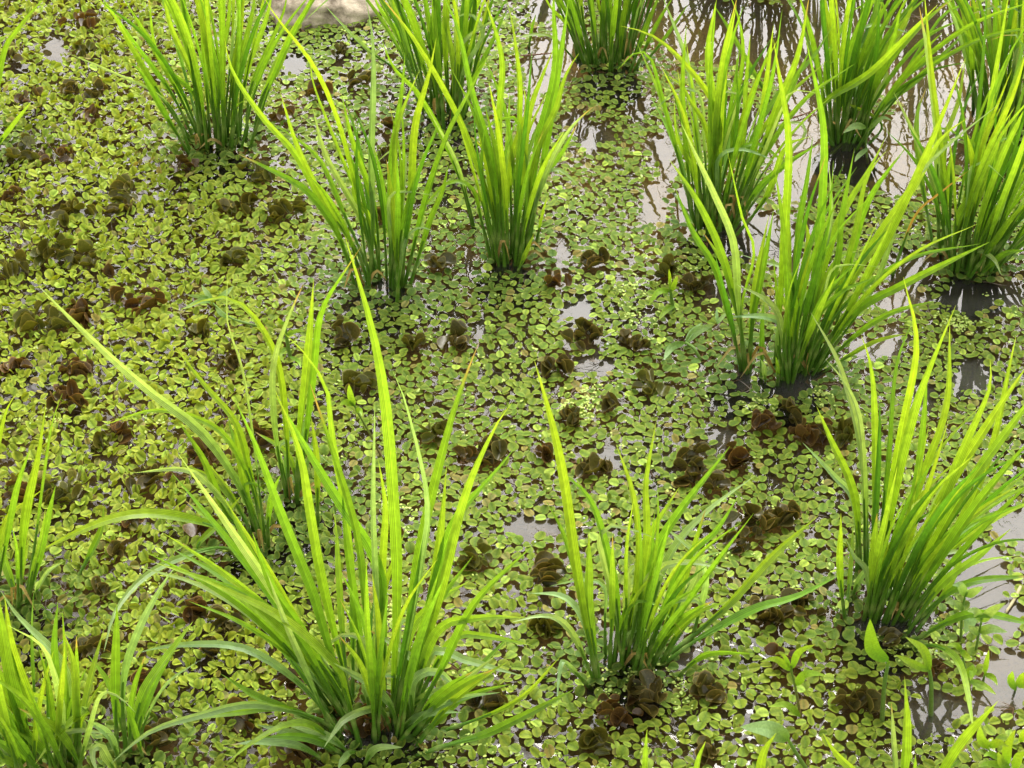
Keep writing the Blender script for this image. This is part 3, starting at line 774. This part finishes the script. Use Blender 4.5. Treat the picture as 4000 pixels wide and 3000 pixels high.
# ------------------------------------------------------------------ curled brown ferns
HUE = {'d': ((.044, .040, .007), (.24, .18, .055)), 'o': ((.062, .066, .007), (.20, .18, .04)), 'r': ((.050, .027, .007), (.24, .14, .04))}
def cup_leaf(mb, c, az, tilt, L, W, cup, col, rim, droll=0.0):
    """a round leaf folded along its midrib, its rim curling up"""
    X = Vector((math.cos(az), math.sin(az), 0)); Z = Vector((0, 0, 1)); Yv = Z.cross(X)
    X2 = X*math.cos(tilt)+Z*math.sin(tilt); Z2 = Z*math.cos(tilt)-X*math.sin(tilt)
    m = Matrix.Rotation(droll, 3, X2); Y2 = m @ Yv; Z2 = m @ Z2
    V = []; Cc = []; Fc = []; U = []
    nr, na = 4, 14; ph = random.uniform(0, 6)
    V.append(c+X2*(L*.5)); Cc.append(col); U.append((.5, .5))
    for r in range(1, nr+1):
        rr = (0, .35, .68, .93, 1)[r]
        for k in range(na):
            an = 2*math.pi*k/na; x = math.cos(an)*rr; y = math.sin(an)*rr
            h = cup*(abs(y)**1.3*1.0+.3*rr**3*(1+.8*math.sin(3*an+ph)))+.07*math.sin(5*an+ph)*rr**2
            V.append(c+X2*(L*.5*(1+x))+Y2*(W*.5*y*(1-.25*cup))+Z2*(W*.5*h)); Cc.append(mixc(col, rim, 1 if r == nr else .12*rr)); U.append((.5+.5*x, .5+.5*y))
    for k in range(na):
        Fc.append((0, 1+k, 1+(k+1) % na))
        for r in range(nr-1):
            a = 1+r*na; Fc.append((a+k, a+na+k, a+na+(k+1) % na, a+(k+1) % na))
    mb.add(V, Fc, Cc, U)
ferns = []
for row in FERNS.replace('\n', ';').split(';'):
    if row.strip():
        q, x, y, r, h = row.split(); px, py = q2s(q, float(x), float(y)); ferns.append((px, py, float(r)*QUAD[q][2], h))
FG = []
def landmark(px, py):
    best = []
    for (cx, cy, g, d) in CENTRES:
        if d['t']: best.append((math.hypot(px-cx, (py-cy)*1.2), cx, cy, d))
    best.sort(key=lambda b: b[0]); return best[0]
SHORT = ['the upper left tuft', 'the tuft at the upper left edge', 'the tuft left of centre', 'the tuft in the centre', 'the tuft beside the rock', 'the tuft at the top centre',
         'the loose tuft over pale water', 'the upper right tuft', 'the big bright tuft on the right', 'the slim stalks on the right', 'the dark tuft at the right edge', 'the top right corner tuft',
         'the large lower right tuft', 'the lower centre right tuft', 'the largest tuft', 'the pair of thick stalks', 'the low left tuft', 'the small tuft at the left edge',
         'the bottom left corner tuft', 'the slender bottom left stalks', 'the bottom edge tuft', 'the bottom edge tips']
info = []
for i, (px, py, r, h) in enumerate(ferns):
    b = landmark(px, py); ti = [k for k, c in enumerate(CENTRES) if c[3] is b[3]][0]
    dx, dyy = px-b[1], py-b[2]
    a = math.degrees(math.atan2(-dyy, dx)) % 360
    dr = ['right of', 'upper right of', 'above', 'upper left of', 'left of', 'lower left of', 'below', 'lower right of'][int((a+22.5)//45) % 8]
    info.append((ti, dr, b[0], i))
rank = {}
for ti, dr in set((a, b) for a, b, _, _ in info):
    g = sorted([x for x in info if x[0] == ti and x[1] == dr], key=lambda x: x[2])
    for k, x in enumerate(g): rank[x[3]] = (k, len(g))
ORD = ['nearest', 'second nearest', 'third nearest', 'fourth nearest', 'fifth nearest', 'sixth nearest', 'seventh nearest', 'eighth nearest', 'ninth nearest', 'tenth nearest']
HN = {'d': 'dark brown', 'o': 'olive', 'r': 'reddish'}
for i, (px, py, r, h) in enumerate(ferns):
    g = ground(px, py); sc = F/(g-EYE).length; Rm = r/sc*.86
    mb = MB(); nl = int(4+ (r/40)**1.7*2.1); nl = min(nl, 40)
    lo, hi = HUE[h]
    chain = random.uniform(0, 3.14)
    for k in range(nl):
        an = random.uniform(0, 6.283); rr = math.sqrt((k+.4)/nl)*Rm*.95
        # leaves stand in crowded pairs along the runner, leaning on each other
        c = g+Vector((math.cos(an)*rr*1.0, math.sin(an)*rr*.95, .002+random.uniform(0, .005)))
        L = random.uniform(.012, .025)*(.85 if r < 50 else 1); Wd = L*random.uniform(.65, 1.1)
        az = chain+random.choice((0, math.pi))+random.gauss(0, .8)
        col = jit(mixc(lo, HUE[random.choice('doo')][0], random.choice((0, 0, .35))), .22)
        cup_leaf(mb, c-Vector((math.cos(az), math.sin(az), 0))*L*.4, az, random.choice((random.uniform(-.05, .3), random.uniform(-.05, .4), random.uniform(.3, 1.2))), L, Wd, random.uniform(.5, 1.3), col, jit(hi, .25), random.gauss(0, .35))
        FG.append((c.x, c.y, L*.5))
    o = mb.build('brown_fern', M_BROWN)
    ti, dr, _, _ = info[i]; k, n = rank[i]
    lab = '%s%s curled fern %s %s%s' % ('small ' if r < 42 else ('large ' if r > 85 else ''), HN[h], dr, SHORT[ti], (', '+ORD[k]) if n > 1 else '')
    tag(o, lab, 'water fern', 'curled brown ferns among the floating leaves')
# ------------------------------------------------------------------ floating fern mat
random.seed(5)
cell = {}; CS = .01
def near(x, y, rad):
    i0, j0 = int(math.floor(x/CS)), int(math.floor(y/CS)); best = False
    for i in range(i0-2, i0+3):
        for j in range(j0-2, j0+3):
            for (a, b, r) in cell.get((i, j), ()):
                if (a-x)**2+(b-y)**2 < (rad+r)**2: return True
    return False
def put(x, y, r): cell.setdefault((int(math.floor(x/CS)), int(math.floor(y/CS))), []).append((x, y, r))
for (x, y, r) in FG: put(x, y, r*.36)
MV = []; MF = []; MC = []
mb = MB()
OUT = 12
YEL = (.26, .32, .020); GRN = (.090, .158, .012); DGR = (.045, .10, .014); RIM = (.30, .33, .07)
cl = [(c[2].x, c[2].y, c[3]) for c in CENTRES]
TS = (-1, -.8, -.45, -.05, .35, .7, .92, 1)
WS = [math.sqrt(max(0, 1-abs(t)**2.3))*(1.06 if t < 0 else .98) for t in TS]
def leafgeo(x, y, az, L, W, tilt, roll, fold, col, z0):
    ca, sa = math.cos(az), math.sin(az); X = Vector((ca*math.cos(tilt), sa*math.cos(tilt), math.sin(tilt))); Yv = Vector((-sa*math.cos(roll), ca*math.cos(roll), math.sin(roll)))
    Z = X.cross(Yv).normalized(); c = Vector((x, y, z0)); rim = mixc(col, RIM, .35); n = len(TS)
    droop = random.uniform(-.1, .12)
    for sgn in (1, -1):      # two halves meeting in a sharp crease
        V = []; Cc = []; Fs = []
        for t in TS: V.append(c+X*(L*.5*t)+Z*(L*droop*t*t)); Cc.append(mixc(col, DGR, .5))
        for t, w in zip(TS[1:-1], WS[1:-1]): V.append(c+X*(L*.5*t)+Yv*(W*.30*w*sgn)+Z*(W*.5*fold*.5*w+L*droop*t*t)); Cc.append(col)
        for t, w in zip(TS[1:-1], WS[1:-1]): V.append(c+X*(L*.5*t)+Yv*(W*.5*w*sgn)+Z*(W*.5*fold*.7*w*w+L*droop*t*t)); Cc.append(rim)
        m = n-2; i = n; o = n+m
        Fs = [(0, i, 1), (0, o, i)]
        for k in range(m-1): Fs += [(1+k, i+k, i+k+1, 2+k), (i+k, o+k, o+k+1, i+k+1)]
        Fs += [(n-2, i+m-1, n-1), (i+m-1, o+m-1, n-1)]
        if sgn > 0: Fs = [tuple(reversed(f)) for f in Fs]
        mb.add(V, Fs, Cc)
cnt = 0; dew = []
GX0, GX1, GY0, GY1 = -1.02, 1.02, 1.02, 3.05
def try_leaf(x, y, big):
    global cnt
    px, py = pix(x, y)
    if px < -260 or px > 4260 or py < -220: return
    o = openw(px, py)
    if random.random() < o*1.06: return
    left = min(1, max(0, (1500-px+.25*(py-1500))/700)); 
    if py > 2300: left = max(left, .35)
    nv = noise.noise(Vector((x*7, y*7, 0)))*.5+.5
    sz = random.choice((.8, 1, 1, 1.1, 1.2)) if big else random.uniform(.35, .7)
    L = .0109*sz*(1+.08*(1-left)*(py > 2100)-.10*(py < 600)*(px > 1400)); W = L*random.uniform(.72, .95)
    az = random.uniform(0, 6.283)
    W = L*random.uniform(.62, .97)
    pair = random.random() < (.55 if left > .3 else .4)
    pk = (.25 if left > .5 else .325) if big else .24
    dens = .75+.25*nv if left < .5 else .95
    if px > 1250 and px < 2700 and py < 750: dens *= .7
    if random.random() > dens: return
    ps = [(x+math.cos(az)*L*.52*s, y+math.sin(az)*L*.52*s, s) for s in (1, -1)] if pair else [(x, y, 1)]
    for a, b, s in ps:
        if near(a, b, L*pk): return
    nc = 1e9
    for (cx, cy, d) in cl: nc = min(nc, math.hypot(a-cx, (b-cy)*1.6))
    green = min(1, max(0, (.14-nc)/.09))  # leaves close to a tuft tinted darker, its shade put into their colour
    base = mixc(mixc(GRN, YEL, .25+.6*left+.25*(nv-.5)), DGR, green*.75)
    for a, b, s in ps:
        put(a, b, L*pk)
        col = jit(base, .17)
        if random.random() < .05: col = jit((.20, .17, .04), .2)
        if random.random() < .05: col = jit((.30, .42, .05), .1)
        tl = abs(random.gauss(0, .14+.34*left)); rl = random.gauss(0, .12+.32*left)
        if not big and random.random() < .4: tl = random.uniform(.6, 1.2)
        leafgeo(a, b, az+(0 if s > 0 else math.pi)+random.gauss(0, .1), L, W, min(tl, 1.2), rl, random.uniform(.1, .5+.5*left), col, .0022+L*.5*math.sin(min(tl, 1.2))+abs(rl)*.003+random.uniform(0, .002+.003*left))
        cnt += 1
        if random.random() < .012 and big: dew.append((a, b, .006))
for i in range(160000): try_leaf(random.uniform(GX0, GX1), random.uniform(GY0, GY1), True)
for i in range(60000): try_leaf(random.uniform(GX0, GX1), random.uniform(GY0, GY1), False)
for (a, b, z) in dew:
    r = random.uniform(.0008, .0017); V = [(a, b, z+r)]; Fs = []
    for j, e in enumerate((.6, .15)):
        for k in range(8): an = k*math.pi/4; V.append((a+math.cos(an)*r*math.cos(e), b+math.sin(an)*r*math.cos(e), z-.0008+r*math.sin(e)))
    for k in range(8): Fs += [(0, 1+k, 1+(k+1) % 8), (1+k, 9+k, 9+(k+1) % 8, 1+(k+1) % 8)]
    mb.add(V, Fs, [(1, 1, 1)]*len(V), None, 1)
fm = mb.build('floating_fern_mat', [M_FERN, M_DEW]); tag(fm, 'mat of small oval yellow-green floating fern leaves covering the water', 'floating ferns', None, 'stuff')
print('leaves', cnt, 'blades', nblade)
# ------------------------------------------------------------------ duckweed specks
mb = MB()
spots = [(random.uniform(GX0, GX1), random.uniform(GY0, GY1)) for i in range(2300)]
for (sx, sy) in [(2230,1600),(2480,1140),(2500,1250),(2330,1590),(3700,1270),(3950,1180),(3750,1280),(2640,1090),(2980,1600),(2560,2650),(1870,3000-70),(1690,2980),(2500,2440),(560,2280),(580,1660),(190,1640),(3200,1540),(3480,2520),(2380,2700),(3650,2560),(2650,2720),(1550,1980),(1560,2420)]:
    g = ground(sx, sy)
    for k in range(22): spots.append((g.x+random.gauss(0, .012), g.y+random.gauss(0, .012)))
for (x, y) in spots:
    px, py = pix(x, y)
    if px < -200 or px > 4200 or py < -200 or (openw(px, py) > .6 and random.random() < .9): continue
    for k in range(random.choice((1, 2, 3, 4))):
        a = x+random.gauss(0, .0022); b = y+random.gauss(0, .0022); r = random.uniform(.0011, .0022); e = random.uniform(0, 3.1)
        tz = random.uniform(-.4, .4); c = jit((.36, .46, .10), .15); z = .004+random.uniform(0, .004)
        V = [(a, b, z+.0004)]+[(a+r*(math.cos(t)*math.cos(e)-.7*math.sin(t)*math.sin(e)), b+r*(math.cos(t)*math.sin(e)+.7*math.sin(t)*math.cos(e)), z+r*tz*math.cos(t)) for t in [i*6.283/7 for i in range(7)]]
        mb.add(V, [(0, 1+k2, 1+(k2+1) % 7) for k2 in range(7)], [c]*8)
o = mb.build('duckweed', M_DUCK); tag(o, 'pale yellow-green specks of duckweed scattered between the floating leaves', 'duckweed', None, 'stuff')
# ------------------------------------------------------------------ grey rootlets and dead bits under the mat
mb = MB()
for i in range(3500):
    x = random.uniform(GX0, GX1); y = random.uniform(GY0, GY1); px, py = pix(x, y)
    if openw(px, py) > .5 and random.random() < .8: continue
    c = random.choice(((.05, .03, .012), (.12, .07, .03), (.16, .13, .10), (.03, .025, .012)))
    for k in range(random.randint(2, 6)):
        a = random.uniform(0, 6.283); l = random.uniform(.006, .022); w = .0005
        p = Vector((x, y, .0012+random.uniform(0, .002))); d = Vector((math.cos(a), math.sin(a), random.uniform(-.02, .1))); s = Vector((-d.y, d.x, 0))*w
        e = p+d*l+Vector((random.gauss(0, .003), random.gauss(0, .003), 0)); md = p.lerp(e, .5)+s*random.uniform(-4, 4)
        mb.add([p-s, p+s, md+s, md-s, e], [(0, 1, 2, 3), (3, 2, 4)], [jit(c, .2)]*5)
o = mb.build('plant_debris', M_DRY); tag(o, 'fine brown and grey rootlets and dead bits floating between the leaves', 'plant debris', None, 'stuff')
# ------------------------------------------------------------------ weeds
for q, stem, leaves, lab in WEEDS:
    S = [q2s(q, *map(float, t.split(','))) for t in stem.split()]
    low = (q == '1' and '1170' in stem) or q == '2' and '830' in stem
    g = ground(*S[0]); 
    def up(p, f=0.0):
        if low: return ground(p[0], p[1], .012+.01*f)
        v = on_plane(p[0], p[1], g.y-.0*f)
        v = on_plane(p[0], p[1], g.y-.02*f)
        return v if v.z > .012 else ground(p[0], p[1], .012)
    root = empty('water_weed', g); tag(root, lab, 'weed')
    C, _ = spline([g+Vector((0, 0, -.01))]+[up(p) for p in S[1:]], 12)
    st = MB(); pink = (.22, .14, .06) if 'pink' in lab or 'red' in lab else (.16, .24, .05)
    tube(st, C, .0016 if 'stalk' not in lab else .0026, .0011 if 'stalk' not in lab else .0018, pink, (.14, .26, .04), 6)
    st.build('stem', M_WEED, root)
    for lf in leaves:
        tk = lf.split(); P = [q2s(q, *map(float, t.split(','))) for t in tk[:-1]]
        pts = [up(p, k/(len(P)-1)) for k, p in enumerate(P)]
        m = MB(); blade(m, pts, float(tk[-1])/1000*.66, 'g' if 'blue' in lab else 'b' if 'pale' in lab or 'broad' in lab else 'y', fold=.25, a0=random.uniform(-.3, .3), tw=random.uniform(-.3, .3), n=12, broad=True)
        m.build('leaf', M_WEED, root)
# ------------------------------------------------------------------ rock and twigs
def rock(cx, cy, rx, ry, rz, lab, seed):
    g = ground(cx, cy); import bmesh
    bm = bmesh.new(); bmesh.ops.create_icosphere(bm, subdivisions=5, radius=1)
    for v in bm.verts:
        p = v.co.copy(); n = noise.fractal(p*1.3+Vector((seed, 0, 0)), 1, 2, 5); n2 = noise.noise(p*.9+Vector((0, seed, 0)))
        v.co = Vector((p.x*rx, p.y*ry, p.z*rz))*(1+.14*n+.25*n2)
    me = bpy.data.meshes.new('rock'); bm.to_mesh(me); bm.free(); me.materials.append(M_ROCK)
    me.polygons.foreach_set('use_smooth', [True]*len(me.polygons))
    o = bpy.data.objects.new('rock', me); COL.objects.link(o); o.location = g+Vector((0, 0, rz*.15)); tag(o, lab, 'rock')
rock(1250, 10, .088, .07, .038, 'weathered grey-brown rock at the top edge beside a dark-stemmed rice tuft', 3)
for q, pts, r, c, lab in [
    ('2', '0,245 110,235 230,225', .0012, (.16, .08, .05), 'thin reddish brown twig floating on open water left of the top centre tuft'),
    ('2', '1080,530 1190,515 1330,470', .0014, (.14, .06, .03), 'thin brown twig floating between the loose tuft and the upper right tuft'),
    ('1', '1290,120 1310,135 1330,150', .0012, (.12, .06, .03), 'short brown twig lying against the rock'),
    ('B', '2190,540 2150,620 2100,700', .0022, (.40, .36, .2), 'pale dry stalk standing in the grey water at the right edge'),
    ('1', '780,612 700,605 615,615', .0010, (.42, .36, .15), 'straw coloured dry stem lying at the foot of the upper left tuft')]:
    P = [ground(*q2s(q, *map(float, t.split(','))), .004) for t in pts.split()]
    C, _ = spline(P, 10); m = MB(); tube(m, C, r, r*.6, c, c, 6, True); o = m.build('twig', M_DRY); tag(o, lab, 'twig')
# ------------------------------------------------------------------ light
w = bpy.data.worlds.new('World'); scene.world = w; w.use_nodes = True; nt = w.node_tree; nt.nodes.clear()
GX, C0, C1 = 0.35, 6.6, 58.0
SE, SA = R(67), R(14)      # elevation, azimuth from +Y towards +X
sky = nt.nodes.new('ShaderNodeTexSky'); sky.sky_type = 'NISHITA'; sky.sun_disc = False; sky.sun_elevation = SE; sky.sun_rotation = SA; sky.air_density = 1; sky.dust_density = 4; sky.ozone_density = 1
hs = nt.nodes.new('ShaderNodeHueSaturation'); hs.inputs['Saturation'].default_value = .10
# overcast: thin cloud, brightest where the sun stands behind it, ahead of the camera
NN = nt.nodes; LL = nt.links
tc = NN.new('ShaderNodeTexCoord'); dp = NN.new('ShaderNodeVectorMath'); dp.operation = 'DOT_PRODUCT'
gd = Vector((GX, 1, .52)).normalized(); dp.inputs[1].default_value = gd; LL.new(tc.outputs['Generated'], dp.inputs[0])
mr = NN.new('ShaderNodeMapRange'); mr.interpolation_type = 'SMOOTHSTEP'; mr.inputs[1].default_value = .72; mr.inputs[2].default_value = 1.0; mr.inputs[3].default_value = C0; mr.inputs[4].default_value = C1; LL.new(dp.outputs['Value'], mr.inputs[0])
cn = NN.new('ShaderNodeTexNoise'); cn.inputs['Scale'].default_value = 2.2; cn.inputs['Detail'].default_value = 4; LL.new(tc.outputs['Generated'], cn.inputs['Vector'])
cr = NN.new('ShaderNodeMapRange'); cr.inputs[1].default_value = .3; cr.inputs[2].default_value = .7; cr.inputs[3].default_value = .8; cr.inputs[4].default_value = 1.15; LL.new(cn.outputs[0], cr.inputs[0])
ml = NN.new('ShaderNodeMath'); ml.operation = 'MULTIPLY'; LL.new(mr.outputs[0], ml.inputs[0]); LL.new(cr.outputs[0], ml.inputs[1])
cc = NN.new('ShaderNodeVectorMath'); cc.operation = 'SCALE'; cc.inputs[0].default_value = (1, .975, .945); LL.new(ml.outputs[0], cc.inputs['Scale'])
mx = NN.new('ShaderNodeMix'); mx.data_type = 'RGBA'; mx.inputs[0].default_value = .8; LL.new(cc.outputs[0], mx.inputs[7])
bg = nt.nodes.new('ShaderNodeBackground'); bg.inputs[1].default_value = .12; ou = nt.nodes.new('ShaderNodeOutputWorld')
nt.links.new(sky.outputs[0], hs.inputs['Color']); nt.links.new(hs.outputs[0], mx.inputs[6]); nt.links.new(mx.outputs[2], bg.inputs[0]); nt.links.new(bg.outputs[0], ou.inputs[0])
sd = bpy.data.lights.new('sun', 'SUN'); sd.energy = 1.7; sd.angle = R(24); sd.color = (1, .955, .87)
so = bpy.data.objects.new('sun', sd); COL.objects.link(so)
dirv = Vector((math.sin(SA)*math.cos(SE), math.cos(SA)*math.cos(SE), math.sin(SE)))
so.rotation_euler = dirv.to_track_quat('Z', 'Y').to_euler()
scene.render.engine = 'CYCLES'
scene.view_settings.view_transform = 'Standard'; scene.view_settings.look = 'None'; scene.view_settings.exposure = EXPO if 'EXPO' in globals() else 1.05
scene.cycles.max_bounces = 8; scene.cycles.transparent_max_bounces = 12
